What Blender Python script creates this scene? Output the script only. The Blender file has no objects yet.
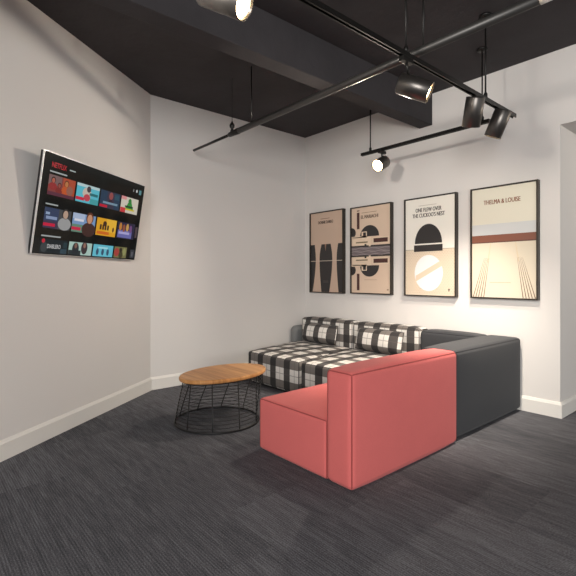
import bpy, bmesh, math, random
from mathutils import Vector, Matrix
random.seed(7)
scene = bpy.context.scene
COL = scene.collection
V = Vector

# ------------------------------------------------------------------ materials
def mat(name, base=(.5, .5, .5), rough=.6, metal=0., spec=.5, coat=0., emit=None, estr=0.):
    m = bpy.data.materials.new(name); m.use_nodes = True
    b = m.node_tree.nodes['Principled BSDF']
    b.inputs['Base Color'].default_value = (*base, 1)
    b.inputs['Roughness'].default_value = rough
    b.inputs['Metallic'].default_value = metal
    b.inputs['Specular IOR Level'].default_value = spec
    b.inputs['Coat Weight'].default_value = coat
    b.inputs['Coat Roughness'].default_value = .12
    if emit:
        b.inputs['Emission Color'].default_value = (*emit, 1)
        b.inputs['Emission Strength'].default_value = estr
    return m

def N(m, t, **kw):
    n = m.node_tree.nodes.new(t)
    for k, v in kw.items():
        if k in n.inputs: n.inputs[k].default_value = v
        else: setattr(n, k, v)
    return n
def L(m, a, b): m.node_tree.links.new(a, b)
def bsdf(m): return m.node_tree.nodes['Principled BSDF']
def math_(m, op, a, b=None, c=None):
    n = N(m, 'ShaderNodeMath'); n.operation = op
    for i, x in enumerate((a, b, c)):
        if x is None: continue
        if isinstance(x, (int, float)): n.inputs[i].default_value = x
        else: L(m, x, n.inputs[i])
    return n.outputs[0]
def mix(m, f, a, b):
    n = N(m, 'ShaderNodeMix'); n.data_type = 'RGBA'
    if isinstance(f, (int, float)): n.inputs[0].default_value = f
    else: L(m, f, n.inputs[0])
    for i, x in ((6, a), (7, b)):
        if isinstance(x, tuple): n.inputs[i].default_value = (*x, 1)
        else: L(m, x, n.inputs[i])
    return n.outputs[2]
def bump(m, h, strength, dist):
    n = N(m, 'ShaderNodeBump'); n.inputs['Strength'].default_value = strength
    n.inputs['Distance'].default_value = dist
    L(m, h, n.inputs['Height']); L(m, n.outputs[0], bsdf(m).inputs['Normal'])
def noise(m, vec, scale, detail=3, rough=.5):
    n = N(m, 'ShaderNodeTexNoise'); n.inputs['Scale'].default_value = scale
    n.inputs['Detail'].default_value = detail; n.inputs['Roughness'].default_value = rough
    if vec is not None: L(m, vec, n.inputs['Vector'])
    return n
def mapping(m, vec, scale):
    n = N(m, 'ShaderNodeMapping'); n.inputs['Scale'].default_value = scale
    L(m, vec, n.inputs['Vector']); return n.outputs[0]
def ramp(m, f, stops):
    n = N(m, 'ShaderNodeValToRGB'); L(m, f, n.inputs[0]); e = n.color_ramp.elements
    e[0].position, e[0].color = stops[0][0], (*stops[0][1], 1)
    e[1].position, e[1].color = stops[-1][0], (*stops[-1][1], 1)
    for p, c in stops[1:-1]:
        k = e.new(p); k.color = (*c, 1)
    return n.outputs[0]

def m_paint(name, c, rough=.75):
    m = mat(name, c, rough, spec=.3)
    g = N(m, 'ShaderNodeTexCoord').outputs['Object']
    n = noise(m, g, 1.3, 4)
    L(m, mix(m, n.outputs[0], tuple(x * .97 for x in c), tuple(min(1, x * 1.02) for x in c)), bsdf(m).inputs['Base Color'])
    n2 = noise(m, g, 160, 2)
    bump(m, n2.outputs[0], .06, .002)
    return m
M_WALL = m_paint('wall_paint', (.71, .685, .66))
M_TRIM = mat('trim_paint', (.76, .74, .70), .45)
def m_ceiling():
    m = mat('black_concrete', (.016, .015, .016), .8, spec=.35)
    g = N(m, 'ShaderNodeTexCoord').outputs['Object']
    n = noise(m, g, 1.6, 6, .6)
    L(m, ramp(m, n.outputs[0], [(.3, (.033, .030, .0325)), (.7, (.050, .0455, .049))]), bsdf(m).inputs['Base Color'])
    bump(m, noise(m, g, 9, 6, .6).outputs[0], .25, .02)
    return m
M_CEIL = m_ceiling()
def m_carpet():
    m = mat('ribbed_carpet', (.05, .05, .055), .95, spec=.1)
    g = N(m, 'ShaderNodeTexCoord').outputs['Object']
    sep = N(m, 'ShaderNodeSeparateXYZ'); L(m, g, sep.inputs[0])
    # carpet planks, ribs run along x; every plank has its own shade and its own rib offset
    br = N(m, 'ShaderNodeTexBrick'); br.offset = .37
    br.inputs['Scale'].default_value = 1.0; br.inputs['Mortar Size'].default_value = .0
    br.inputs['Brick Width'].default_value = 1.0; br.inputs['Row Height'].default_value = .5
    br.inputs['Color1'].default_value = (0, 0, 0, 1); br.inputs['Color2'].default_value = (1, 1, 1, 1)
    L(m, g, br.inputs['Vector'])
    tile = N(m, 'ShaderNodeSeparateColor'); L(m, br.outputs['Color'], tile.inputs[0])
    t = tile.outputs[0]
    off = N(m, 'ShaderNodeCombineXYZ'); L(m, math_(m, 'MULTIPLY', t, 13.7), off.inputs[2])
    add = N(m, 'ShaderNodeVectorMath'); add.operation = 'ADD'; L(m, mapping(m, g, (7.0, 95, 1)), add.inputs[0]); L(m, off.outputs[0], add.inputs[1])
    rib = noise(m, add.outputs[0], 1.0, 2, .6)
    add2 = N(m, 'ShaderNodeVectorMath'); add2.operation = 'ADD'; L(m, mapping(m, g, (3.0, 22, 1)), add2.inputs[0]); L(m, off.outputs[0], add2.inputs[1])
    band = noise(m, add2.outputs[0], 1.0, 3, .5)
    fine = noise(m, mapping(m, g, (130, 210, 1)), 1, 3, .75)
    wav = math_(m, 'SINE', math_(m, 'MULTIPLY', sep.outputs[1], 2 * math.pi / .0125))
    v = math_(m, 'ADD', math_(m, 'MULTIPLY', rib.outputs[0], .24), math_(m, 'MULTIPLY', band.outputs[0], .12))
    v = math_(m, 'ADD', v, math_(m, 'MULTIPLY', fine.outputs[0], .64))
    v = math_(m, 'ADD', v, math_(m, 'MULTIPLY', wav, .035))
    v = math_(m, 'ADD', v, math_(m, 'MULTIPLY', math_(m, 'SUBTRACT', t, .5), .06))
    c = ramp(m, v, [(.38, (.042, .043, .049)), (.50, (.098, .099, .111)), (.62, (.19, .192, .212))])
    L(m, c, bsdf(m).inputs['Base Color'])
    bump(m, v, .5, .005)
    return m
M_CARPET = m_carpet()
def m_fabric(name, c, var=.12):
    m = mat(name, c, .9, spec=.2)
    bsdf(m).inputs['Sheen Weight'].default_value = .08
    g = N(m, 'ShaderNodeTexCoord').outputs['Object']
    n1 = noise(m, mapping(m, g, (900, 900, 260)), 1, 1)
    n2 = noise(m, mapping(m, g, (260, 260, 900)), 1, 1)
    n3 = noise(m, g, 6, 3)
    w = math_(m, 'ADD', math_(m, 'MULTIPLY', n1.outputs[0], .5), math_(m, 'MULTIPLY', n2.outputs[0], .5))
    f = math_(m, 'ADD', math_(m, 'MULTIPLY', w, .8), math_(m, 'MULTIPLY', n3.outputs[0], .2))
    L(m, mix(m, f, tuple(x * (1 - var * 2) for x in c), tuple(min(1, x * (1 + var * 2)) for x in c)), bsdf(m).inputs['Base Color'])
    bump(m, w, .3, .002)
    return m
M_RED = m_fabric('coral_fabric', (.66, .150, .142))
M_REDP = m_fabric('coral_seam', (.36, .07, .065))
M_CHAR = m_fabric('charcoal_fabric', (.050, .052, .057))
M_CHARP = m_fabric('charcoal_seam', (.025, .026, .03))
M_GREY = m_fabric('grey_fabric', (.20, .205, .205))
def m_plaid():
    m = mat('plaid_fabric', (.5, .5, .5), .9, spec=.2)
    bsdf(m).inputs['Sheen Weight'].default_value = .06
    uv = N(m, 'ShaderNodeTexCoord').outputs['UV']
    sep = N(m, 'ShaderNodeSeparateXYZ'); L(m, uv, sep.inputs[0])
    P = .224
    def axis(o):
        fr = math_(m, 'FRACT', math_(m, 'DIVIDE', o, P))
        band = math_(m, 'LESS_THAN', fr, .42)
        line = math_(m, 'LESS_THAN', math_(m, 'ABSOLUTE', math_(m, 'SUBTRACT', fr, .72)), .018)
        stripe = math_(m, 'LESS_THAN', math_(m, 'ABSOLUTE', math_(m, 'SUBTRACT', fr, .22)), .02)
        return band, line, stripe
    bu, lu, su = axis(sep.outputs[0]); bv, lv, sv = axis(sep.outputs[1])
    s = math_(m, 'ADD', math_(m, 'MULTIPLY', bu, .6), math_(m, 'MULTIPLY', bv, .3))
    c = ramp(m, s, [(0, (.82, .79, .745)), (.3, (.175, .158, .145)), (.6, (.058, .053, .052)), (.9, (.013, .0125, .014))])
    ln = math_(m, 'MULTIPLY', math_(m, 'MAXIMUM', lu, lv), .55)
    c = mix(m, ln, c, (.10, .09, .085))
    tw = math_(m, 'FRACT', math_(m, 'MULTIPLY', math_(m, 'ADD', sep.outputs[0], sep.outputs[1]), 240))
    nz = noise(m, mapping(m, uv, (420, 420, 1)), 1, 2)
    g = math_(m, 'ADD', math_(m, 'MULTIPLY', tw, .25), math_(m, 'MULTIPLY', nz.outputs[0], .4))
    c = mix(m, math_(m, 'MULTIPLY', g, .35), c, (.25, .235, .22))
    L(m, c, bsdf(m).inputs['Base Color'])
    bump(m, g, .25, .002)
    return m
M_PLAID = m_plaid()
M_PLAIDP = m_fabric('plaid_seam', (.06, .055, .055))
M_PLINTH = mat('black_plinth', (.008, .008, .009), .6)
def m_wood():
    m = mat('oak_top', (.5, .26, .1), .42, spec=.4)
    g = N(m, 'ShaderNodeTexCoord').outputs['Object']
    sep = N(m, 'ShaderNodeSeparateXYZ'); L(m, g, sep.inputs[0])
    # staves across the disc, grain along them
    st = math_(m, 'FLOOR', math_(m, 'DIVIDE', sep.outputs[1], .085))
    wn = N(m, 'ShaderNodeTexWhiteNoise'); wn.noise_dimensions = '1D'; L(m, st, wn.inputs['W'])
    off = N(m, 'ShaderNodeCombineXYZ'); L(m, math_(m, 'MULTIPLY', wn.outputs[0], 9.), off.inputs[0]); L(m, math_(m, 'MULTIPLY', wn.outputs[0], 5.), off.inputs[2])
    add = N(m, 'ShaderNodeVectorMath'); add.operation = 'ADD'; L(m, mapping(m, g, (3, 42, 3)), add.inputs[0]); L(m, off.outputs[0], add.inputs[1])
    n = noise(m, add.outputs[0], 1, 5, .6)
    f = math_(m, 'ADD', math_(m, 'MULTIPLY', n.outputs[0], .75), math_(m, 'MULTIPLY', wn.outputs[0], .25))
    L(m, ramp(m, f, [(.25, (.34, .145, .042)), (.5, (.52, .25, .085)), (.75, (.66, .36, .145))]), bsdf(m).inputs['Base Color'])
    bump(m, n.outputs[0], .1, .002)
    return m
M_WOOD = m_wood()
M_WIRE = mat('black_wire', (.012, .012, .013), .45, metal=.3)
M_FRAME = mat('dark_bronze_frame', (.028, .022, .017), .4, metal=.2)
M_TRACK = mat('black_track', (.016, .015, .014), .38, metal=.5)
M_SPOT = mat('black_spot_housing', (.12, .11, .102), .33, metal=.85)
M_REFL = mat('spot_reflector', (.8, .7, .55), .3, metal=.8)
M_LENS = mat('spot_lens', (1, .9, .75), .4, emit=(1, .74, .42), estr=40)
M_PIPE = mat('grey_steel_conduit', (.07, .067, .064), .42, metal=.7)
M_TVB = mat('tv_black_plastic', (.009, .009, .010), .3)
M_SILVER = mat('tv_silver_edge', (.75, .75, .75), .3, metal=.6)
M_SCREEN = mat('tv_screen_glass', (.004, .005, .005), .10, spec=.2, emit=(.05, .06, .06), estr=.05)

_flat = {}
def flat(rgb, rough=.6, coat=.0):          # printed ink, colour given as sRGB 0-255
    k = ('ink', rgb)
    if k not in _flat:
        lin = tuple(((c / 255 + .055) / 1.055) ** 2.4 if c > 10 else c / 255 / 12.92 for c in rgb)
        _flat[k] = mat('ink_%02x%02x%02x' % rgb, lin, rough, coat=coat)
    return _flat[k]
def glow(rgb, s=.75):                      # lit pixels of the television
    k = ('glow', rgb)
    if k not in _flat:
        lin = tuple(((c / 255 + .055) / 1.055) ** 2.4 if c > 10 else c / 255 / 12.92 for c in rgb)
        _flat[k] = mat('pixels_%02x%02x%02x' % rgb, (.004, .004, .004), .25, spec=.2, emit=lin, estr=s)
    return _flat[k]

# ------------------------------------------------------------------ mesh builder
class MB:
    def __init__(s): s.bm = bmesh.new(); s.mats = []; s.uv = s.bm.loops.layers.uv.new('UVMap')
    def mi(s, m):
        if m not in s.mats: s.mats.append(m)
        return s.mats.index(m)
    def face(s, pts, m, smooth=False):
        vs = [s.bm.verts.new(p) for p in pts]
        f = s.bm.faces.new(vs); f.material_index = s.mi(m); f.smooth = smooth
        return f
    def box(s, lo, hi, m, bev=0.):
        b = bmesh.new(); bmesh.ops.create_cube(b, size=1)
        lo, hi = V(lo), V(hi)
        for v in b.verts:
            v.co = V(((lo[i] + hi[i]) / 2 + v.co[i] * (hi[i] - lo[i])) for i in range(3))
        if bev: bmesh.ops.bevel(b, geom=b.edges[:], offset=bev, segments=2, affect='EDGES', profile=.5)
        s.add(b, m, smooth=False)
    def add(s, b, m, smooth=False, mtx=None):
        idx = s.mi(m); mp = {}
        for v in b.verts: mp[v] = s.bm.verts.new(mtx @ v.co if mtx else v.co)
        for f in b.faces:
            try:
                g = s.bm.faces.new([mp[v] for v in f.verts]); g.material_index = idx; g.smooth = smooth
            except ValueError: pass
        b.free()
    def prism(s, poly, z0, z1, m):         # poly: list of (x, y), extruded in z
        n = len(poly)
        a = [s.bm.verts.new((x, y, z0)) for x, y in poly]; b = [s.bm.verts.new((x, y, z1)) for x, y in poly]
        i = s.mi(m)
        fs = [s.bm.faces.new(a[::-1]), s.bm.faces.new(b)] + [s.bm.faces.new([a[k], a[(k + 1) % n], b[(k + 1) % n], b[k]]) for k in range(n)]
        for f in fs: f.material_index = i
    def tube(s, pts, r, m, seg=10, closed=False, caps=True):
        pts = [V(p) for p in pts]; n = len(pts); rings = []; i = s.mi(m)
        up = None
        for k in range(n):
            if closed: d = pts[(k + 1) % n] - pts[k - 1]
            else: d = pts[min(k + 1, n - 1)] - pts[max(k - 1, 0)]
            d.normalize()
            if up is None:
                up = d.orthogonal().normalized()
            up = (up - d * up.dot(d)).normalized(); sd = d.cross(up)
            rr = r[k] if isinstance(r, (list, tuple)) else r
            rings.append([s.bm.verts.new(pts[k] + (up * math.cos(a) + sd * math.sin(a)) * rr) for a in [2 * math.pi * j / seg for j in range(seg)]])
        for k in range(n if closed else n - 1):
            A, B = rings[k], rings[(k + 1) % n]
            for j in range(seg):
                f = s.bm.faces.new([A[j], A[(j + 1) % seg], B[(j + 1) % seg], B[j]]); f.material_index = i; f.smooth = True
        if not closed and caps:
            for R, fl in ((rings[0], True), (rings[-1], False)):
                f = s.bm.faces.new(R[::-1] if fl else R); f.material_index = i
    def lathe(s, prof, m, mtx=None, seg=36, smooth=True):   # prof: (radius, z) list about local z
        rings = []; i = s.mi(m); mtx = mtx or Matrix()
        for r, z in prof:
            if r < 1e-6: rings.append([s.bm.verts.new(mtx @ V((0, 0, z)))])
            else: rings.append([s.bm.verts.new(mtx @ V((r * math.cos(a), r * math.sin(a), z))) for a in [2 * math.pi * j / seg for j in range(seg)]])
        for A, B in zip(rings, rings[1:]):
            for j in range(seg):
                q = [A[j % len(A)], A[(j + 1) % len(A)], B[(j + 1) % len(B)], B[j % len(B)]]
                q = list(dict.fromkeys(q))
                if len(q) > 2:
                    f = s.bm.faces.new(q); f.material_index = i; f.smooth = smooth
    def puff(s, lo, hi, m, r=.04, bulge=(0, 0, 0), warp=None, n=9, uvo=(0, 0)):
        """upholstered block: rounded edges, faces swollen by bulge[axis]; UVs in metres by facing"""
        lo, hi = V(lo), V(hi); c = (lo + hi) / 2; h = (hi - lo) / 2; i = s.mi(m)
        def ticks(H):
            R = min(r, H * .98)
            e = [0, .12, .3, .5, .7, .88, 1]
            a = [-H + R * t for t in e]
            inner = [-(H - R) + 2 * (H - R) * k / n for k in range(1, n)]
            return a + inner + [-x for x in a[::-1]]
        cache = {}
        def pt(p):
            k = tuple(round(x, 5) for x in p)
            if k in cache: return cache[k]
            q = V(max(-(h[a] - min(r, h[a] * .98)), min(h[a] - min(r, h[a] * .98), p[a])) for a in range(3))
            d = V(p) - q
            o = q + d.normalized() * min(r, *[x * .98 for x in h]) if d.length > 1e-9 else V(p)
            u = [max(-1, min(1, p[a] / h[a])) for a in range(3)]
            for a in range(3):
                if abs(abs(p[a]) - h[a]) < 1e-6 and bulge[a]:
                    b, cc = [x for x in range(3) if x != a]
                    o[a] += math.copysign(bulge[a] * (1 - u[b] ** 4) * (1 - u[cc] ** 4), p[a])
            o = o + c
            if warp: o = V(warp(o))
            cache[k] = s.bm.verts.new(o); return cache[k]
        for a in range(3):
            b, cc = [x for x in range(3) if x != a]
            tb, tc = ticks(h[b]), ticks(h[cc])
            for sg in (-1, 1):
                for x in range(len(tb) - 1):
                    for y in range(len(tc) - 1):
                        q = []
                        for dx, dy in ((0, 0), (1, 0), (1, 1), (0, 1)):
                            p = [0, 0, 0]; p[a] = sg * h[a]; p[b] = tb[x + dx]; p[cc] = tc[y + dy]; q.append(pt(p))
                        if (sg > 0) == (a == 1): q = q[::-1]
                        try: f = s.bm.faces.new(q)
                        except ValueError: continue
                        f.material_index = i; f.smooth = True
                        for lp in f.loops:
                            co = lp.vert.co
                            lp[s.uv].uv = ((co.x + uvo[0], co.y + uvo[-1]) if a == 2 else (co.y + uvo[0], co.z + uvo[1]) if a == 0 else (co.x + uvo[0], co.z + uvo[1]))
    def build(s, name, parent=None, loc=(0, 0, 0)):
        bmesh.ops.recalc_face_normals(s.bm, faces=s.bm.faces[:])
        me = bpy.data.meshes.new(name); s.bm.to_mesh(me); s.bm.free()
        for m in s.mats: me.materials.append(m)
        o = bpy.data.objects.new(name, me); COL.objects.link(o); o.location = loc
        if parent: o.parent = parent
        return o

def seam(mb, lo, hi, r, m, rad=.004, warp=None, top=True, verts=True, bottom=False):
    """welt along the rounded edges of a puff block"""
    lo, hi = V(lo), V(hi); c = (lo + hi) / 2; h = (hi - lo) / 2
    def P(p):
        q = V(max(-(h[a] - r), min(h[a] - r, p[a])) for a in range(3)); d = V(p) - q
        o = c + q + d.normalized() * (r + rad * .3)
        return V(warp(o)) if warp else o
    def edge(a, b, n=26):
        out = []
        for k in range(n):
            t = k / (n - 1); t = .5 - .5 * math.cos(math.pi * t)
            out.append([a[j] + (b[j] - a[j]) * t for j in range(3)])
        return out
    C = [(-h.x, -h.y), (h.x, -h.y), (h.x, h.y), (-h.x, h.y)]
    for on, z in ((top, h.z), (bottom, -h.z)):
        if on:
            pts = []
            for k in range(4): pts += edge((*C[k], z), (*C[(k + 1) % 4], z))[:-1]
            mb.tube([P(p) for p in pts], rad, m, 6, closed=True)
    if verts:
        for x, y in C: mb.tube([P(p) for p in edge((x, y, -h.z), (x, y, h.z))], rad, m, 6)

def thing(name, label, cat, loc=(0, 0, 0), group=None, rot=None):
    o = bpy.data.objects.new(name, None); COL.objects.link(o); o.location = loc
    o.empty_display_size = .1
    if rot: o.rotation_euler = rot
    o['label'] = label; o['category'] = cat
    if group: o['group'] = group
    return o
def struct(mb, name):
    o = mb.build(name); o['kind'] = 'structure'; return o

def text_mesh(txt, size, sx=1., bold=0.):
    cu = bpy.data.curves.new('txt', 'FONT'); cu.body = txt; cu.size = size; cu.align_x = 'CENTER'; cu.offset = bold
    cu.resolution_u = 3
    o = bpy.data.objects.new('txt', cu); COL.objects.link(o)
    dg = bpy.context.evaluated_depsgraph_get(); dg.update()
    me = bpy.data.meshes.new_from_object(o.evaluated_get(dg))
    b = bmesh.new(); b.from_mesh(me)
    bpy.data.objects.remove(o); bpy.data.meshes.remove(me); bpy.data.curves.remove(cu)
    w = max((v.co.x for v in b.verts), default=1) - min((v.co.x for v in b.verts), default=0)
    for v in b.verts: v.co.x *= sx
    return b, w * sx

# ------------------------------------------------------------------ measurements
H = 3.16
LS = 2.2617                        # short wall length
ANG = math.radians(53.6835)
E_ = V((math.cos(ANG), -math.sin(ANG), 0)); NR = V((math.sin(ANG), math.cos(ANG), 0))
O_ = V((0, -LS, 0))
WX = 3.20; DOORZ = 2.515
LEN = 8.0
Q_ = O_ + E_ * LEN
FAR = 9.0

# ------------------------------------------------------------------ the setting
mb = MB(); mb.prism([(-.3, 4.3), (-.3, -LS - .05), (Q_.x - .3, Q_.y), (FAR, Q_.y), (FAR, 4.3)], -.12, 0, M_CARPET); struct(mb, 'floor')
mb = MB(); mb.prism([(-.3, 4.3), (-.3, -LS - .05), (Q_.x - .3, Q_.y), (FAR, Q_.y), (FAR, 4.3)], H, H + .15, M_CEIL); struct(mb, 'ceiling')
# deep black downstand beam running out from the poster wall
mb = MB(); mb.box((1.827, Q_.y, 2.825), (1.984, .0, H), M_CEIL, .006); struct(mb, 'ceiling_beam')
mb = MB(); mb.box((-.2, 0, 0), (WX, .2, H), M_WALL); mb.box((WX, 0, DOORZ), (6.0, .2, H), M_WALL); mb.box((6.0, 0, 0), (FAR, .2, H), M_WALL)
struct(mb, 'wall_right')
mb = MB(); mb.box((WX - .15, .2, 0), (WX, 4.2, DOORZ), M_WALL); struct(mb, 'wall_passage')
mb = MB(); mb.box((WX - .15, 4.2, 0), (FAR, 4.35, H), M_WALL); struct(mb, 'wall_passage_end')
mb = MB(); mb.box((WX - .15, .2, DOORZ), (6.2, 4.2, DOORZ + .1), M_WALL); struct(mb, 'ceiling_passage')
mb = MB(); mb.box((-.2, -LS - .12, 0), (0, 0, H), M_WALL); struct(mb, 'wall_back')
a, b = O_, Q_
mb = MB(); mb.prism([(a.x, a.y), (b.x, b.y), (b.x - NR.x * .2, b.y - NR.y * .2), (a.x - NR.x * .2, a.y - NR.y * .2)], 0, H, M_WALL); struct(mb, 'wall_left')
def base(name, p, q, n, ext0=0, ext1=0):
    """skirting from p to q, standing out along n, with a stepped top"""
    p, q, n = V(p), V(q), V(n); mb = MB(); d = (q - p).normalized(); i = mb.mi(M_TRIM)
    prof = [(0, 0), (.018, 0), (.018, .112), (.013, .120), (.010, .128), (.006, .134), (0, .134)]
    A = [mb.bm.verts.new(p + n * w + V((0, 0, z)) + d * (w * ext0)) for w, z in prof]
    B = [mb.bm.verts.new(q + n * w + V((0, 0, z)) - d * (w * ext1)) for w, z in prof]
    for k in range(len(prof)):
        mb.bm.faces.new([A[k], A[(k + 1) % 7], B[(k + 1) % 7], B[k]])
    mb.bm.faces.new(A); mb.bm.faces.new(B[::-1])
    return struct(mb, name)
base('baseboard_right', (0, 0, 0), (WX, 0, 0), (0, -1, 0), 1, -1)
base('baseboard_passage', (WX, 0, 0), (WX, 4.2, 0), (1, 0, 0), -1, 1)
base('baseboard_back', (0, -LS, 0), (0, 0, 0), (1, 0, 0), math.tan((math.pi / 2 - ANG) / 2), 1)
base('baseboard_left', Q_, O_, NR, 0, math.tan((math.pi / 2 - ANG) / 2))

# ------------------------------------------------------------------ coral sofa unit
t = thing('sofa_module', 'coral pink sofa unit with low seat and back turned to the camera', 'sofa', (2.49, -1.765, 0))
x0, x1, y0, y1 = -.430, .426, -.602, .560
mb = MB(); mb.box((x0 + .05, y0 + .05, .0), (x1 - .05, y1 - .05, .034), M_PLINTH); mb.build('plinth', t)
lo, hi = (x0, y0, .004), (x1 - .195, y1, .362)
mb = MB(); mb.puff(lo, hi, M_RED, .028, (.008, .006, .016)); o = mb.build('seat', t)
mb = MB(); seam(mb, lo, hi, .028, M_REDP); s = mb.build('seam', o); s['label'] = 'darker welt seam'
lo, hi = (x1 - .205, y0, .004), (x1, y1, .668)
mb = MB(); mb.puff(lo, hi, M_RED, .035, (.008, .006, .018)); o = mb.build('backrest', t)
mb = MB(); seam(mb, lo, hi, .035, M_REDP); s = mb.build('seam', o); s['label'] = 'darker welt seam'

# ------------------------------------------------------------------ charcoal corner unit
t = thing('corner_sofa_module', 'charcoal grey corner sofa unit against the poster wall', 'sofa', (2.44, -.60, 0))
x0, x1, y0, y1 = -.46, .455, -.592, .57
mb = MB(); mb.box((x0 + .05, y0 + .05, 0), (x1 - .05, y1 - .05, .034), M_PLINTH); mb.build('plinth', t)
mb = MB(); mb.puff((x0, y0 + .005, .03), (x1 - .28, y1 - .2, .362), M_CHAR, .03, (.006, .006, .014)); mb.build('seat', t)
lo, hi = (x1 - .29, y0, .018), (x1, y1, .66)
mb = MB(); mb.puff(lo, hi, M_CHAR, .035, (.008, .006, .016)); o = mb.build('backrest', t); o['label'] = 'long backrest along the open side'
mb = MB(); seam(mb, lo, hi, .035, M_CHARP); mb.build('seam', o)
lo, hi = (x0, y1 - .2, .03), (x1 - .282, y1, .657)
mb = MB(); mb.puff(lo, hi, M_CHAR, .035, (.004, .008, .016)); o = mb.build('backrest', t); o['label'] = 'short backrest along the wall'
mb = MB(); seam(mb, lo, hi, .035, M_CHARP); mb.build('seam', o)

# ------------------------------------------------------------------ two plaid units
def plaid_unit(label, xl, xr, rightfront):
    t = thing('plaid_sofa_module', label, 'sofa', (xl, 0, 0), 'plaid sofa units')
    W = xr - xl
    sk = lambda y: max(0., (-.2 - y)) / 1.07
    def warp(p):
        k = sk(p.y); f = p.x / W
        y = p.y
        if rightfront: y = p.y + k * max(0, f) * rightfront
        return (p.x + k * (.245 * (1 - f) + (.22 if not rightfront else .0) * f), y, p.z)
    lo, hi = (0.004, -1.272, .03), (W - .004, -.2, .362)
    mb = MB()
    pl = [warp(V(q)) for q in ((.05, -1.22, 0), (W - .05, -1.22, 0), (W - .05, -.1, 0), (.05, -.1, 0))]
    mb.prism([(q[0], q[1]) for q in pl], 0, .034, M_PLINTH); mb.build('plinth', t)
    mb = MB(); mb.puff(lo, hi, M_PLAID, .03, (.004, .006, .02), warp, uvo=(xl - .40 + .03, .183, .251)); o = mb.build('seat', t)
    mb = MB(); seam(mb, lo, hi, .03, M_PLAIDP, .003, warp); mb.build('seam', o)
    lo, hi = (.004, -.215, .03), (W - .004, -.025, .668)
    mb = MB(); mb.puff(lo, hi, M_PLAID, .035, (.004, .008, .018), uvo=(xl - .02, .03)); o = mb.build('backrest', t)
    mb = MB(); seam(mb, lo, hi, .035, M_PLAIDP, .003); mb.build('seam', o)
plaid_unit('black and white plaid sofa unit nearest the room corner, ending at the grey bolster', .152, 1.05, 0)
plaid_unit('black and white plaid sofa unit joined to the charcoal corner unit, partly behind coral back', 1.054, 1.965, .05)

# charcoal bolster in the corner of the room
mb = MB(); lo, hi = (.02, -.31, 0.0), (.145, -.02, .545)
mb.puff((-.0625, -.145, 0), (.0625, .145, .545), M_GREY, .055, (.0, .004, .01)); o = mb.build('bolster', None, (.0835, -.168, 0))
o['label'] = 'plain grey upholstered bolster between plaid sofa end and room corner'; o['category'] = 'bolster'

# lumbar cushions
def pillow(label, x, y, z, w, h, d, tilt, turn):
    t = thing('plaid_cushion', label, 'cushion', (x, y, z), 'plaid lumbar cushions', (math.radians(tilt), 0, math.radians(turn)))
    mb = MB(); n = 22; m = 12; i = mb.mi(M_PLAID); grid = {}
    for sg in (-1, 1):
        for a in range(n + 1):
            for b in range(m + 1):
                u, v = -1 + 2 * a / n, -1 + 2 * b / m
                th = d / 2 * ((1 - abs(u) ** 5) ** .6) * ((1 - abs(v) ** 3.2) ** .6)
                px = u * w / 2 * (1 - .02 * (1 - v * v)); pz = v * h / 2 * (1 - .06 * (1 - abs(u) ** 6) * 0 - .05 * abs(u) ** 3)
                edge = a in (0, n) or b in (0, m)
                if edge and sg == 1: grid[(sg, a, b)] = grid[(-1, a, b)]
                else: grid[(sg, a, b)] = mb.bm.verts.new((px, sg * th, h / 2 + pz))
    for sg in (-1, 1):
        for a in range(n):
            for b in range(m):
                f = mb.bm.faces.new([grid[(sg, a, b)], grid[(sg, a + 1, b)], grid[(sg, a + 1, b + 1)], grid[(sg, a, b + 1)]])
                f.smooth = True; f.material_index = i
                for lp in f.loops: lp[mb.uv].uv = (lp.vert.co.x + .03, lp.vert.co.z + .03)
    mb.build('cover', t)
    mb = MB(); pts = []
    for a in range(n + 1): pts.append(grid_pt(w, h, -1 + 2 * a / n, -1))
    for b in range(1, m + 1): pts.append(grid_pt(w, h, 1, -1 + 2 * b / m))
    for a in range(n - 1, -1, -1): pts.append(grid_pt(w, h, -1 + 2 * a / n, 1))
    for b in range(m - 1, 0, -1): pts.append(grid_pt(w, h, -1, -1 + 2 * b / m))
    mb.tube(pts, .004, M_PLAIDP, 6, closed=True); mb.build('piping', t)
def grid_pt(w, h, u, v):
    return (u * w / 2 * (1 - .02 * (1 - v * v)), 0, h / 2 + v * h / 2 * (1 - .05 * abs(u) ** 3))
pillow('plaid lumbar cushion lying on the plaid unit next to the room corner', .60, -.335, .386, .60, .24, .17, -12, -2)
pillow('plaid lumbar cushion half hidden behind the coral sofa back', 1.51, -.335, .386, .64, .25, .17, -12, -2)

# ------------------------------------------------------------------ coffee table
TX, TY, TZ = 1.307, -2.17, .40
t = thing('coffee_table', 'oval oak topped coffee table on a black wire basket base', 'table', (TX, TY, 0))
TA = math.radians(-84)
def oval(a, b, th, z, cx=0, cy=0): 
    x, y = a * math.cos(th), b * math.sin(th)
    return V((cx + x * math.cos(TA) - y * math.sin(TA), cy + x * math.sin(TA) + y * math.cos(TA), z))
mb = MB(); prof = [(0, -.034), (-.012, -.034), (-.003, -.030), (0, -.022), (0, -.010), (-.004, -.003), (-.012, 0), (0, 0)]
rings = []; i_ = mb.mi(M_WOOD)
for k, (dr, dz) in enumerate(prof):
    if k in (0, len(prof) - 1): rings.append([mb.bm.verts.new((0, 0, TZ + dz))])
    else: rings.append([mb.bm.verts.new(oval(.418 + dr, .272 + dr, 2 * math.pi * q / 80, TZ + dz)) for q in range(80)])
for A, B in zip(rings, rings[1:]):
    for q in range(80):
        vv = list(dict.fromkeys([A[q % len(A)], A[(q + 1) % len(A)], B[(q + 1) % len(B)], B[q % len(B)]]))
        f = mb.bm.faces.new(vv); f.material_index = i_
mb.build('tabletop', t)
zt = TZ - .041
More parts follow.
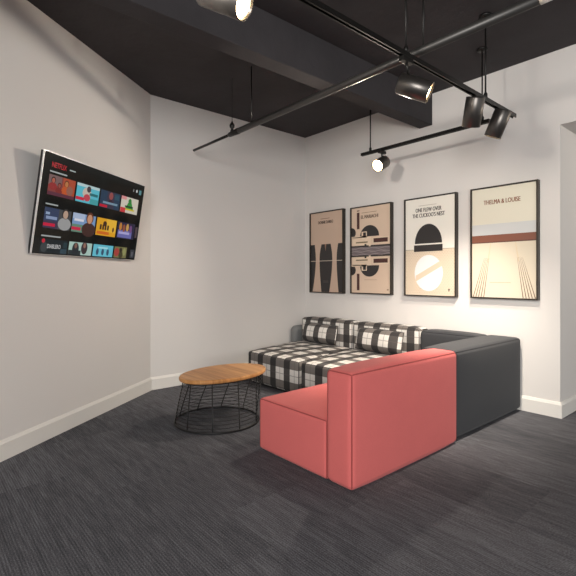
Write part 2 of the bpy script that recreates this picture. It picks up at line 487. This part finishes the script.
def cage(th, z, dr=0.):                     # basket: round at the floor, oval under the top
    k = (z / zt) ** 1.15
    a = .352 + (.385 - .352) * k; b = .352 + (.240 - .352) * k
    return oval(a - dr, b - dr, th, z, .018 * (1 - k), -.085 * (1 - k))
def ring(z, n=64): return [cage(2 * math.pi * q / n, z) for q in range(n)]
mb = MB()
for k in range(1, 13): mb.tube(ring(.012 + (zt - .012) * k / 13), .0026, M_WIRE, 6, closed=True)
mb.build('wire_rings', t)
mb = MB(); mb.tube(ring(.009), .008, M_WIRE, 8, closed=True); mb.build('floor_ring', t)
mb = MB(); mb.tube(ring(zt), .006, M_WIRE, 8, closed=True); mb.build('top_ring', t)
for k in range(10):
    a_ = 2 * math.pi * (k + .3) / 10
    mb = MB(); mb.tube([cage(a_, z, .004) for z in (.008, zt * .25, zt * .5, zt * .75, zt)], .005, M_WIRE, 8); mb.build('upright', t)

# ------------------------------------------------------------------ posters
PW, PH, PD = .614, 1.064, .052
def poster(label, cx, z0, paint, ph=PH):
    t = thing('framed_poster', label, 'poster', (cx, 0, z0), 'framed posters on the wall')
    f = .013
    mb = MB()
    x, h = PW / 2, ph
    for lo, hi in (((-x, -PD, 0), (x, 0, f)), ((-x, -PD, h - f), (x, 0, h)), ((-x, -PD, f), (-x + f, 0, h - f)), ((x - f, -PD, f), (x, 0, h - f))):
        mb.box(lo, hi, M_FRAME)
    mb.build('frame', t)
    mb = MB(); w_, h_ = PW - 2 * f, ph - 2 * f; lay = [0]
    mb.box((-w_ / 2, -.036, f), (w_ / 2, -.004, h - f), paint.paper)
    P = lambda u, v, k: ((u - .5) * w_, -.036 - .0004 * k, h - f - v * h_)
    def poly(pts, c, k=1): mb.face([P(u, v, k) for u, v in pts], flat(c, .55, .15))
    def rect(u0, v0, u1, v1, c, k=1): poly([(u0, v0), (u1, v0), (u1, v1), (u0, v1)], c, k)
    def ell(cu, cv, ru, rv, c, k=1, a0=0, a1=360, n=40, clip=None):
        pts = [(cu + ru * math.cos(math.radians(a0 + (a1 - a0) * j / n)), cv - rv * math.sin(math.radians(a0 + (a1 - a0) * j / n))) for j in range(n + (0 if a1 - a0 == 360 else 1))]
        if clip: pts = [(max(clip[0], min(clip[1], u)), v) for u, v in pts]
        poly(pts, c, k)
    def txt(s, cu, cv, wid, hgt, c, k=2, bold=.0):
      for dx in ((-.0016, .0016) if bold else (0,)):       # heavy lettering: each letter struck twice
        b, w0 = text_mesh(s, 1., 1., 0.); sx = wid * w_ / w0; sz = hgt * h_ / .72
        mtx = Matrix(((sx, 0, 0, (cu - .5) * w_ + dx), (0, 0, 0, -.036 - .0004 * k), (0, sz, 0, h - f - (cv + hgt / 2) * h_), (0, 0, 0, 1)))
        mb.add(b, flat(c, .55, .15), mtx=mtx)
    paint(poly, rect, ell, txt)
    mb.build('print', t)
def paper(rgb): return flat(rgb, .45, .35)
INK = (44, 41, 41); MAR = (72, 40, 36)
def art1(poly, rect, ell, txt):
    def col(pts_l, pts_r):
        poly([(l, v) for l, v in pts_l] + [(r, v) for r, v in reversed(pts_r)], INK, 1)
    vs = [.40, .46, .52, .58, .64, .72, .80, .88, .94, .999]
    def curve(a, m_, b):
        out = []
        for v in vs:
            if v < .58: s_ = (v - .40) / .18; out.append((a + (m_ - a) * math.sin(s_ * math.pi / 2), v))
            else: s_ = (v - .58) / .42; out.append((m_ + (b - m_) * (1 - math.cos(s_ * math.pi / 2)), v))
        return out
    z = [(.001, v) for v in vs]; o = [(.999, v) for v in vs]
    col(z, curve(.13, .165, .06)); col(curve(.35, .285, .345), curve(.635, .685, .59)); col(curve(.86, .815, .87), o)
    poly([(.45, .40), (.50, .40), (.475, .49)], (150, 118, 98), 2)
    rect(0.001, .606, .999, .613, (205, 190, 172), 2)
    txt('DONNIE DARKO', .475, .122, .46, .038, (62, 46, 40), bold=.02)
    rect(.32, .075, .60, .081, (120, 95, 78), 2)
    rect(.40, .86, .56, .863, (110, 100, 95), 2); rect(.40, .875, .56, .878, (110, 100, 95), 2)
art1.paper = paper((198, 172, 152))
def art2(poly, rect, ell, txt):
    W_ = (222, 200, 176)
    for s in (1, -1):
        m_ = (lambda v: v) if s == 1 else (lambda v: 1.026 - v)
        def R(u0, v0, u1, v1, c, k=1):
            a, b = sorted((m_(v0), m_(v1))); rect(u0, a, u1, b, c, k)
        R(.145, .055, .215, .25, MAR); 
        if s == 1: R(.145, .028, .215, .04, MAR)
        # clipped disc at the margin
        ell(.0, m_(.292), .115, .062, INK, 1, -90, 90, clip=(.001, 1))
        # half disc
        pts = [(.475 + .245 * math.cos(math.radians(a)), .345 - .13 * math.sin(math.radians(a))) for a in range(0, 181, 6)]
        poly([(u, m_(v)) for u, v in pts], INK, 1)
        R(.001, .335, .40, .355, W_, 2)
        R(.27, .285, .41, .345, W_, 2); R(.31, .295, .385, .335, INK, 3)
        R(.02, .345, .53, .45, W_, 2); R(.12, .402, .43, .416, (112, 100, 74), 3)
        R(.55, .358, .96, .432, W_, 2); R(.58, .372, .93, .42, MAR, 3)
        R(.001, .447, .999, .466, INK, 3)
        R(.35, .43, .40, .455, INK, 4); R(.46, .43, .51, .46, W_, 4)
    rect(.001, .462, .999, .566, (120, 110, 112), 2)
    for j in range(5):
        pts = [(.002 + .996 * k / 24, .478 + .018 * j + .008 * math.sin(k * .8 + j * 1.4)) for k in range(25)]
        poly(pts + [(u, v + .006) for u, v in reversed(pts)], (92, 82, 84) if j % 2 else (152, 142, 142), 3)
    txt('EL MARIACHI', .475, .112, .44, .040, (84, 62, 50), bold=.01)
    rect(.27, .062, .66, .067, (140, 112, 92), 2)
    rect(.34, .845, .66, .849, (160, 132, 110), 2); rect(.91, .95, .95, .965, (150, 122, 100), 2)
art2.paper = paper((214, 190, 168))
def art3(poly, rect, ell, txt):
    rect(.001, .53, .999, .999, (216, 200, 178), 1)
    for r_ in range(26):
        v = .545 + r_ * .017
        for k in range(20):
            u = .02 + k * .05 + (.025 if r_ % 2 else 0)
            if u < .985: rect(u, v, u + .014, v + .005, (186, 168, 146), 2)
    rect(.001, .527, .999, .531, (120, 108, 96), 2)
    pts = [(.475 + .275 * math.cos(math.radians(a)), .468 - .20 * math.sin(math.radians(a))) for a in range(0, 181, 5)]
    poly(pts, INK, 3)
    rect(.18, .482, .76, .55, INK, 3)
    ell(.48, .772, .285, .185, (232, 232, 232), 3)
    poly([(.22, .86), (.22, .80), (.70, .655), (.755, .70)], (218, 200, 176), 4)
    txt('ONE FLEW OVER', .475, .118, .52, .042, (52, 46, 44), 2, .012)
    txt("THE CUCKOO'S NEST", .475, .174, .65, .042, (52, 46, 44), 2, .012)
    rect(.28, .072, .64, .076, (170, 160, 150), 2)
    rect(.30, .93, .66, .934, (180, 164, 144), 2)
    poly([(.86, .93), (.90, .93), (.885, .96), (.875, .96)], (110, 96, 84), 2)
art3.paper = paper((236, 232, 222))
def art4(poly, rect, ell, txt):
    BR = (128, 78, 60)
    rect(.001, .43, .999, .502, BR, 2); rect(.001, .492, .999, .502, (96, 60, 48), 3)
    rect(.001, .502, .999, .999, (212, 202, 182), 1)
    rect(.001, .33, .999, .43, (204, 206, 206), 1)
    for s in (-1, 1):
        q = lambda c, v: .5 + s * (.185 + .012 * c + (.115 + .043 * c) * (v - .50) / .5)
        poly([(q(.0, .505), .505), (q(.9, .505), .505), (q(.9, .68), .68), (q(.0, .68), .68)], (212, 196, 166), 2)
        for k in range(5):
            c0 = k * .8
            poly([(q(c0, .64), .64), (q(c0 + .10, .64), .64), (q(c0 + .22, .999), .999), (q(c0 - .02, .999), .999)], (110, 80, 64), 3)
    txt('THELMA & LOUISE', .48, .128, .57, .042, (140, 84, 58), 2, .008)
    rect(.29, .862, .62, .867, (190, 164, 134), 2)
art4.paper = paper((223, 219, 202))
poster('framed poster of tall dark tapered columns on tan, nearest the room corner', .448, .998, art1, 1.082)
poster('framed poster of mirrored dark half discs and grey band on tan', 1.181, 1.004, art2)
poster('framed poster with black dome above a white disc', 1.970, 1.002, art3)
poster('framed poster with brown band and converging lines, nearest the passage', 2.734, 1.003, art4)

# ------------------------------------------------------------------ television
TW = 1.268; TH = TW * .575
yaw_, tilt_ = math.radians(.74), math.radians(9.14)
n_ = (NR * math.cos(yaw_) + E_ * math.sin(yaw_)).normalized()
r_ = (-E_ * math.cos(yaw_) + NR * math.sin(yaw_)).normalized()
u_ = V((0, 0, 1)) * math.cos(tilt_) + n_ * math.sin(tilt_)
f_ = r_.cross(u_)                     # out of the screen is r x u
ctr = O_ + E_ * 1.012 + NR * .092 + V((0, 0, 1.7365))
R3 = Matrix((r_, -f_, u_)).transposed()
t = thing('television', 'wall mounted flat television tilted down, showing rows of film thumbnails', 'television', ctr, rot=R3.to_euler())
# local: x to the right of the screen, y into the wall, z up
e = .004
mb = MB(); mb.box((-TW / 2 - e, .014, -TH / 2 - e), (TW / 2 + e, .034, TH / 2 + e), M_TVB, .003); mb.build('body', t)
mb = MB()
for lo, hi in (((-TW / 2 - e, .0, -TH / 2 - e), (-TW / 2, .014, TH / 2 + e)), ((TW / 2, .0, -TH / 2 - e), (TW / 2 + e, .014, TH / 2 + e)), ((-TW / 2, .0, TH / 2), (TW / 2, .014, TH / 2 + e)), ((-TW / 2, .0, -TH / 2 - e), (TW / 2, .014, -TH / 2))):
    mb.box(lo, hi, M_SILVER)
o = mb.build('bezel', t); o['label'] = 'thin silver bezel'
mb = MB()
mb.box((-TW / 2 + .001, -.001, -TH / 2 + .001), (TW / 2 - .001, .013, TH / 2 - .001), M_SCREEN)
def SP(u, v, k): return ((u - .5) * TW, -.001 - .0004 * k, (.5 - v) * TH)
def srect(u0, v0, u1, v1, c, k=1): mb.face([SP(u0, v0, k), SP(u1, v0, k), SP(u1, v1, k), SP(u0, v1, k)], glow(c))
def sell(cu, cv, ru, rv, c, k=2, n=18): mb.face([SP(cu + ru * math.cos(2 * math.pi * j / n), cv + rv * math.sin(2 * math.pi * j / n), k) for j in range(n)], glow(c))
def stri(pts, c, k=2): mb.face([SP(u, v, k) for u, v in pts], glow(c))
def stxt(s, cu, cv, wid, hgt, c, k=4):
    b, w0 = text_mesh(s, 1., 1., .015); sx = wid * TW / w0; sz = hgt * TH / .72
    mb.add(b, glow(c), mtx=Matrix(((sx, 0, 0, (cu - .5) * TW), (0, 0, 0, -.001 - .0004 * k), (0, sz, 0, (.5 - cv - hgt / 2) * TH), (0, 0, 0, 1))))
stxt('NETFLIX', .115, .105, .115, .052, (190, 20, 40))
srect(.20, .105, .25, .117, (180, 190, 190)); srect(.05, .168, .185, .182, (170, 175, 175))
srect(.86, .085, .868, .12, (170, 170, 170)); sell(.905, .10, .009, .02, (230, 230, 230)); srect(.935, .075, .965, .135, (90, 140, 145))
srect(.05, .49, .145, .504, (170, 175, 175)); srect(.05, .808, .20, .822, (170, 175, 175))
U = [.05, .2775, .505, .7325]; TWI = .212
R1 = (.205, .405); R2 = (.53, .735); R3_ = (.845, .985)
def person(u, v, s, skin, hair, cloth, k=2):
    sell(u, v + s * .95, s * .45, s * .55, cloth, k); sell(u, v - .01 * 0 + s * .05, s * .24, s * .46, hair, k + 1); sell(u, v + s * .12, s * .17, s * .36, skin, k + 2)
# row one
u, (a, b) = U[0], R1
srect(u, a, u + TWI, b, (132, 62, 58)); srect(u, a, u + .1, a + .10, (120, 92, 92), 1.5); srect(u + .11, a, u + TWI, b - .02, (176, 74, 46), 1.5)
person(u + .035, a + .045, .07, (176, 92, 76), (42, 20, 24), (150, 40, 44)); person(u + .085, a + .085, .06, (150, 72, 62), (70, 30, 30), (128, 42, 40)); person(u + .14, a + .05, .08, (190, 120, 70), (110, 54, 30), (196, 86, 40)); sell(u + .17, a + .12, .028, .05, (150, 96, 80), 5); srect(u, b - .035, u + TWI, b, (92, 44, 62), 5)
u = U[1]
srect(u, a, u + TWI, b, (92, 190, 208)); srect(u, a, u + TWI, a + .03, (190, 214, 216), 1.5); sell(u + .095, a + .09, .04, .06, (206, 190, 176)); sell(u + .11, a + .045, .02, .035, (70, 60, 66), 3); srect(u + .12, a + .08, u + .20, a + .11, (40, 110, 116), 3); srect(u, b - .055, u + .075, b - .02, (206, 40, 70), 4); sell(u + .10, b - .06, .03, .04, (196, 70, 84), 3); srect(u + .13, b - .06, u + TWI, b, (70, 160, 164), 2)
u = U[2]
srect(u, a, u + TWI, b, (38, 62, 86)); srect(u + .07, a, u + .15, b, (58, 56, 74), 1.5); sell(u + .11, a + .05, .022, .045, (150, 78, 78), 3); stri([(u + .07, b - .05), (u + .11, a + .08), (u + .15, b - .05)], (52, 30, 44), 3); srect(u + .03, b - .075, u + .19, b - .05, (120, 150, 170), 4); srect(u, b - .035, u + .08, b - .005, (196, 26, 52), 4); srect(u + .15, a + .02, u + .20, a + .08, (42, 80, 98), 2)
u = U[3]
srect(u, a, u + TWI, b, (214, 206, 190)); srect(u, a, u + .06, a + .04, (226, 150, 150), 2); stri([(u + .05, b - .04), (u + .11, a + .01), (u + .16, b - .04)], (52, 146, 62), 2); sell(u + .105, a + .05, .02, .035, (46, 128, 58), 3); srect(u + .05, b - .09, u + .15, b - .07, (36, 60, 34), 4); srect(u + .06, b - .055, u + .17, b - .035, (210, 190, 50), 4); srect(u, b - .06, u + .06, b, (206, 60, 66), 4)
# row two
u, (a, b) = U[0], R2
srect(u, a, u + TWI, b, (52, 66, 96)); srect(u + .11, a, u + TWI, b, (70, 72, 76), 1.5); srect(u, a + .13, u + .12, b, (66, 54, 78), 1.5)
person(u + .165, a + .03, .12, (190, 160, 140), (46, 44, 44), (160, 160, 160)); srect(u + .01, a + .045, u + .04, a + .07, (150, 170, 200), 4); srect(u + .015, a + .085, u + .10, a + .115, (140, 156, 190), 4); srect(u, b - .05, u + .09, b - .02, (206, 30, 66), 4)
u = U[1]
srect(u, a, u + TWI, b, (126, 158, 200)); srect(u, a + .12, u + .12, b, (104, 140, 120), 1.5); srect(u, a, u + .11, a + .06, (176, 192, 220), 2)
person(u + .155, a + .025, .145, (206, 150, 118), (96, 52, 34), (70, 44, 40)); srect(u + .015, a + .06, u + .10, a + .085, (226, 226, 236), 4); srect(u, b - .055, u + .08, b - .02, (206, 40, 76), 4)
u = U[2]
srect(u, a, u + TWI, b, (232, 168, 36)); srect(u + .1, a, u + TWI, b - .05, (240, 186, 60), 1.5)
for k in range(4): srect(u + .035 + k * .026, a + .075, u + .053 + k * .026, a + .135, (52, 34, 30), 3)
sell(u + .085, a + .06, .02, .03, (70, 44, 30), 3); sell(u + .18, a + .12, .01, .03, (90, 50, 30), 3); srect(u + .01, b - .05, u + .14, b - .015, (216, 110, 34), 2)
u = U[3]
srect(u, a, u + TWI, b, (44, 40, 66)); srect(u + .01, a + .10, u + .18, b - .01, (110, 110, 176), 1.5)
for k, c in enumerate(((196, 130, 60), (150, 84, 60), (206, 160, 90), (120, 80, 130))): sell(u + .035 + k * .042, a + .06 + .015 * (k % 2), .017, .05, c, 2)
srect(u + .02, b - .085, u + .15, b - .055, (176, 170, 220), 3)
srect(.955, a + .03, .985, b - .03, (84, 70, 76))
# row three
u, (a, b) = U[0], R3_
srect(u, a, u + TWI, b, (22, 34, 40)); sell(u + .02, a + .02, .012, .022, (200, 40, 60), 3); sell(u + .03, a + .085, .026, .05, (60, 66, 70), 2); stxt('DIABLERO', u + .105, a + .07, .105, .042, (210, 210, 210)); srect(u + .16, b - .05, u + TWI, b, (48, 72, 84), 2); srect(u + .18, a + .02, u + TWI, a + .08, (34, 58, 66), 2)
u = U[1]
srect(u, a, u + TWI, b, (176, 206, 196)); sell(u + .06, a + .075, .03, .07, (44, 48, 54), 2); sell(u + .14, a + .06, .03, .07, (60, 50, 54), 2); sell(u + .06, a + .04, .012, .03, (130, 96, 84), 3); sell(u + .14, a + .03, .012, .03, (150, 110, 96), 3); srect(u, b - .05, u + .11, b, (40, 50, 54), 2)
u = U[2]
srect(u, a, u + TWI, b, (104, 196, 216))
for k in range(3): sell(u + .045 + k * .055, b - .055, .014, .04, (56, 84, 110), 2)
srect(u + .05, a + .025, u + .15, a + .045, (170, 226, 236), 2)
u = U[3]
srect(u, a, u + .15, b, (120, 116, 74)); sell(u + .03, a + .07, .03, .055, (170, 66, 60), 2); sell(u + .075, a + .04, .017, .03, (50, 40, 30), 3); sell(u + .08, b - .04, .025, .045, (70, 64, 40), 3); sell(u + .12, a + .06, .02, .05, (150, 150, 96), 2)
srect(.93, a + .02, .985, b - .01, (52, 54, 62)); srect(.945, a + .05, .965, b - .03, (96, 96, 104), 2)
o = mb.build('screen', t); o['label'] = 'lit screen with rows of coloured thumbnails'
# arm and wall plate, reaching back to the wall
R3i = R3.inverted()
def toloc(p): return R3i @ (p - ctr)
mb = MB(); c0 = O_ + E_ * 1.012
for s_ in (-.2, .2):
    p = c0 + E_ * s_
    mb.tube([toloc(p + NR * .012 + V((0, 0, 1.70))), toloc(p + NR * .055 + V((0, 0, 1.70)))], .018, M_TVB, 8)
pts = [c0 + E_ * sx + NR * d + V((0, 0, z)) for d in (0.0, .014) for z in (1.60, 1.80) for sx in (-.25, .25)]
vs = [mb.bm.verts.new(toloc(p)) for p in pts]; i_ = mb.mi(M_TVB)
for q in ((0, 1, 3, 2), (4, 5, 7, 6), (0, 1, 5, 4), (2, 3, 7, 6), (0, 2, 6, 4), (1, 3, 7, 5)): mb.bm.faces.new([vs[k] for k in q]).material_index = i_
mb.build('wall_bracket', t)

# ------------------------------------------------------------------ ceiling tracks and spots
TZ_ = 2.53; TBX = 3.01; TCY = -.51
def rail(mb, p, q, w=.032, h=.030):
    p, q = V(p), V(q); d = (q - p).normalized(); s = d.cross(V((0, 0, 1)))
    # open-bottomed channel: two lips with a groove between
    prof = [(-w / 2, h / 2), (w / 2, h / 2), (w / 2, -h / 2), (w / 4, -h / 2), (w / 4, -h / 8), (-w / 4, -h / 8), (-w / 4, -h / 2), (-w / 2, -h / 2)]
    A = [mb.bm.verts.new(p + s * a + V((0, 0, b))) for a, b in prof]; B = [mb.bm.verts.new(q + s * a + V((0, 0, b))) for a, b in prof]
    i = mb.mi(M_TRACK); n = len(prof)
    for k in range(n): mb.bm.faces.new([A[k], A[(k + 1) % n], B[(k + 1) % n], B[k]]).material_index = i
    mb.bm.faces.new(A).material_index = i; mb.bm.faces.new(B[::-1]).material_index = i
def hanger(t, x, y, z):
    mb = MB(); mb.tube([(x, y, z + .012), (x, y, H - .008)], .0065, M_TRACK, 8); mb.build('suspension_rod', t)
    mb = MB(); mb.lathe([(0, H - .022), (.03, H - .022), (.045, H - .010), (.045, H), (0, H)], M_TRACK, Matrix.Translation((x, y, 0)), 20); mb.build('ceiling_rose', t)
    mb = MB(); mb.lathe([(0, z + .012), (.014, z + .012), (.014, z + .045), (.009, z + .055), (0, z + .055)], M_TRACK, Matrix.Translation((x, y, 0)), 14); mb.build('clamp', t)
tb = thing('light_track', 'long black light track running out from the poster wall, carrying most spots', 'light track')
mb = MB(); rail(mb, (TBX, -.46, TZ_), (TBX, -5.6, TZ_)); mb.build('rail', tb)
for y in (-.97, -1.99, -3.6, -5.2): hanger(tb, TBX, y, TZ_)
tc = thing('light_track', 'short black light track hung parallel to the poster wall above the posters', 'light track')
mb = MB(); rail(mb, (1.44, TCY, TZ_), (2.83, TCY, TZ_)); mb.build('rail', tc)
for x in (1.56, 2.765): hanger(tc, x, TCY, TZ_)

def spot(label, pos, d, energy, ang=62, neck=True, length=.25, rad=.064, top=None, blend=.6, lamp_col=(1, .88, .75)):
    """cylindrical spot: pos = centre of the can, d = aim"""
    d = V(d).normalized(); pos = V(pos)
    t = thing('track_spotlight', label, 'spotlight', pos, 'track spotlights')
    q = d.to_track_quat('Z', 'Y').to_matrix().to_4x4()
    hl = length / 2
    mb = MB(); mb.lathe([(0, -hl), (rad * .94, -hl), (rad, -hl + .006), (rad, hl - .002), (rad - .003, hl), (rad - .006, hl - .002), (rad - .006, hl - .05)], M_SPOT, q, 32, True); o = mb.build('housing', t)
    for p in o.data.polygons: p.use_smooth = True
    mb = MB(); mb.lathe([(rad - .008, hl - .012), (rad * .55, hl - .055), (0, hl - .058)], M_REFL, q, 28); mb.build('reflector', t)
    mb = MB(); mb.lathe([(0, hl - .016), (rad * .80, hl - .016), (rad * .80, hl - .020), (0, hl - .020)], M_LENS, q, 28); o = mb.build('lens', t); o['label'] = 'glowing lens'
    tp = V(top) if top else V((pos.x, pos.y, TZ_ - .015)); tp = tp - pos
    side = q @ V((0, 0, -hl * .25)); k = tp.copy(); k.z -= .03
    rim = side + (k - side).normalized() * rad * .95
    mb = MB(); mb.tube([tp + V((0, 0, -.026)), rim], .008, M_TRACK, 8); mb.build('neck', t)
    mb = MB(); mb.box((tp.x - .018, tp.y - .05, tp.z - .028), (tp.x + .018, tp.y + .05, tp.z + .002), M_TRACK, .003); mb.build('track_adapter', t)
    ld = bpy.data.lights.new('spot_beam', 'SPOT'); ld.energy = energy; ld.color = lamp_col; ld.spot_size = math.radians(ang); ld.spot_blend = blend; ld.shadow_soft_size = .045
    lo = bpy.data.objects.new('spot_beam', ld); COL.objects.link(lo); lo.parent = t
    lo.location = d * (hl + .012); lo.rotation_euler = d.to_track_quat('-Z', 'Y').to_euler()
    return t
YAW = math.radians(139.16731)
FW = V((math.cos(YAW), math.sin(YAW), 0)); RT = V((math.sin(YAW), -math.cos(YAW), 0)); Z = V((0, 0, 1))
CAM = V((4.55194, -4.25141, 1.20753)); F = 443.686; V0 = 277.132
spot('spotlight on the long track aimed sideways, its glowing mouth in view', (TBX, -1.90, 2.362), RT - FW * .34 - Z * .50, 110, 70, length=.20, top=(TBX, -1.985, TZ_ - .015))
spot('brown black spotlight near the track end, pointing down at the posters', (TBX, -1.160, 2.394), FW * .40 - Z * .90, 150, 90, length=.205, top=(TBX, -1.10, TZ_ - .015), blend=1.)
spot('spotlight closest to the track end by the poster wall, tilted to the sofas', (TBX, -.765, 2.398), FW * .35 - Z - RT * .30, 120, 90, length=.205, top=(TBX, -.66, TZ_ - .015), blend=.8)
spot('glaring spotlight cut by the top edge of the photo', (2.965, -3.235, 2.385), RT - FW * .34 - Z * .56, 110, 70, length=.22, top=(TBX, -3.30, TZ_ - .015))
spot('glaring spotlight on the short track above the posters', (1.70, TCY, 2.385), (.05, -1, -.5), 88, 120, length=.16, top=(1.71, TCY, TZ_ - .015), blend=.5)

def beam(pos, aim, energy, ang):           # unseen beams without fixtures, added further back along the long track for the posters
    ld = bpy.data.lights.new('rear_spot_beam', 'SPOT'); ld.energy = energy; ld.color = (1, .93, .84); ld.spot_size = math.radians(ang); ld.spot_blend = .8; ld.shadow_soft_size = .10
    o = bpy.data.objects.new('rear_spot_beam', ld); COL.objects.link(o); o.location = pos; o.rotation_euler = (V(aim) - V(pos)).to_track_quat('-Z', 'Y').to_euler()
beam((TBX, -4.30, 2.36), (2.75, 0, 1.85), 125, 60)
beam((TBX, -4.90, 2.36), (1.9, 0, 1.5), 130, 52)

# ------------------------------------------------------------------ steel conduit crossing under the ceiling
PY, PZ = -1.82, 2.615
t = thing('conduit_pipe', 'dark steel conduit hung below the ceiling, from the back wall side past the tracks', 'pipe')
mb = MB(); mb.tube([(1.0, PY, PZ), (2.4, PY, PZ), (3.70, PY, PZ)], .027, M_PIPE, 20); mb.build('tube', t)
mb = MB(); mb.tube([(.14, PY, PZ), (1.0, PY, PZ)], .014, M_TRACK, 12); mb.build('tail_rod', t)
mb = MB(); mb.tube([(.84, PY, PZ), (.86, PY, PZ), (.93, PY, PZ), (1.01, PY, PZ), (1.02, PY, PZ)], [.016, .024, .026, .030, .026], M_TRACK, 16); mb.build('coupling', t)
mb = MB(); mb.lathe([(0, .02), (.020, .022), (.014, .035), (.013, .05), (.024, .062), (.026, .082), (.018, .098), (.010, .108), (.009, .118), (0, .12)], M_TRACK, Matrix.Translation((.90, PY, PZ)), 16); mb.build('finial_clamp', t)
mb = MB(); mb.tube([(.90, PY, PZ + .118), (.90, PY, H)], .0028, M_TRACK, 6); mb.build('suspension_cable', t)
for x in (1.22, 3.02):
    mb = MB(); mb.tube([(x, PY, PZ), (x, PY, H)], .006, M_TRACK, 8); mb.build('suspension_rod', t)
mb = MB(); mb.tube([(3.69, PY, PZ), (3.74, PY, PZ), (3.755, PY, PZ)], [.030, .030, .024], M_SILVER, 18); mb.build('end_collar', t)
mb = MB(); mb.tube([(3.75, PY, PZ), (3.80, PY, PZ), (3.83, PY, PZ + .03), (3.84, PY, PZ + .08), (3.84, PY, H)], .013, M_PIPE, 12); mb.build('elbow_pipe', t)

# ------------------------------------------------------------------ light
def area(name, loc, aim, sx, sy, e, col):
    ld = bpy.data.lights.new(name, 'AREA'); ld.shape = 'RECTANGLE'; ld.size = sx; ld.size_y = sy; ld.energy = e; ld.color = col
    o = bpy.data.objects.new(name, ld); COL.objects.link(o); o.location = loc
    o.rotation_euler = (V(aim) - V(loc)).to_track_quat('-Z', 'Y').to_euler(); return o
area('camera_side_fill', (7.6, -7.2, 2.0), (1.2, -1.6, 1.0), 2.8, 2.2, 340, (1, .975, .94))  # unseen soft fill added from the camera side, no window built here
area('passage_lamp', (4.9, 1.6, 2.4), (3.2, .6, 1.3), .5, .5, 18, (1, .86, .70))
w = bpy.data.worlds.new('World'); scene.world = w; w.use_nodes = True
bg = w.node_tree.nodes['Background']; bg.inputs[0].default_value = (.93, .965, 1, 1); bg.inputs[1].default_value = .78

cd = bpy.data.cameras.new('Camera'); cam = bpy.data.objects.new('Camera', cd); COL.objects.link(cam)
cam.location = CAM; cam.rotation_euler = FW.to_track_quat('-Z', 'Y').to_euler()
cd.sensor_width = 36; cd.lens = F / 576 * 36; cd.shift_y = -(288 - V0) / 576; cd.clip_start = .05
scene.camera = cam
vs_ = scene.view_settings
vs_.view_transform = 'Standard'; vs_.look = 'None'; vs_.gamma = 1; vs_.exposure = 0; vs_.use_curve_mapping = False
try:
    scene.cycles.use_denoising = True
except Exception: pass
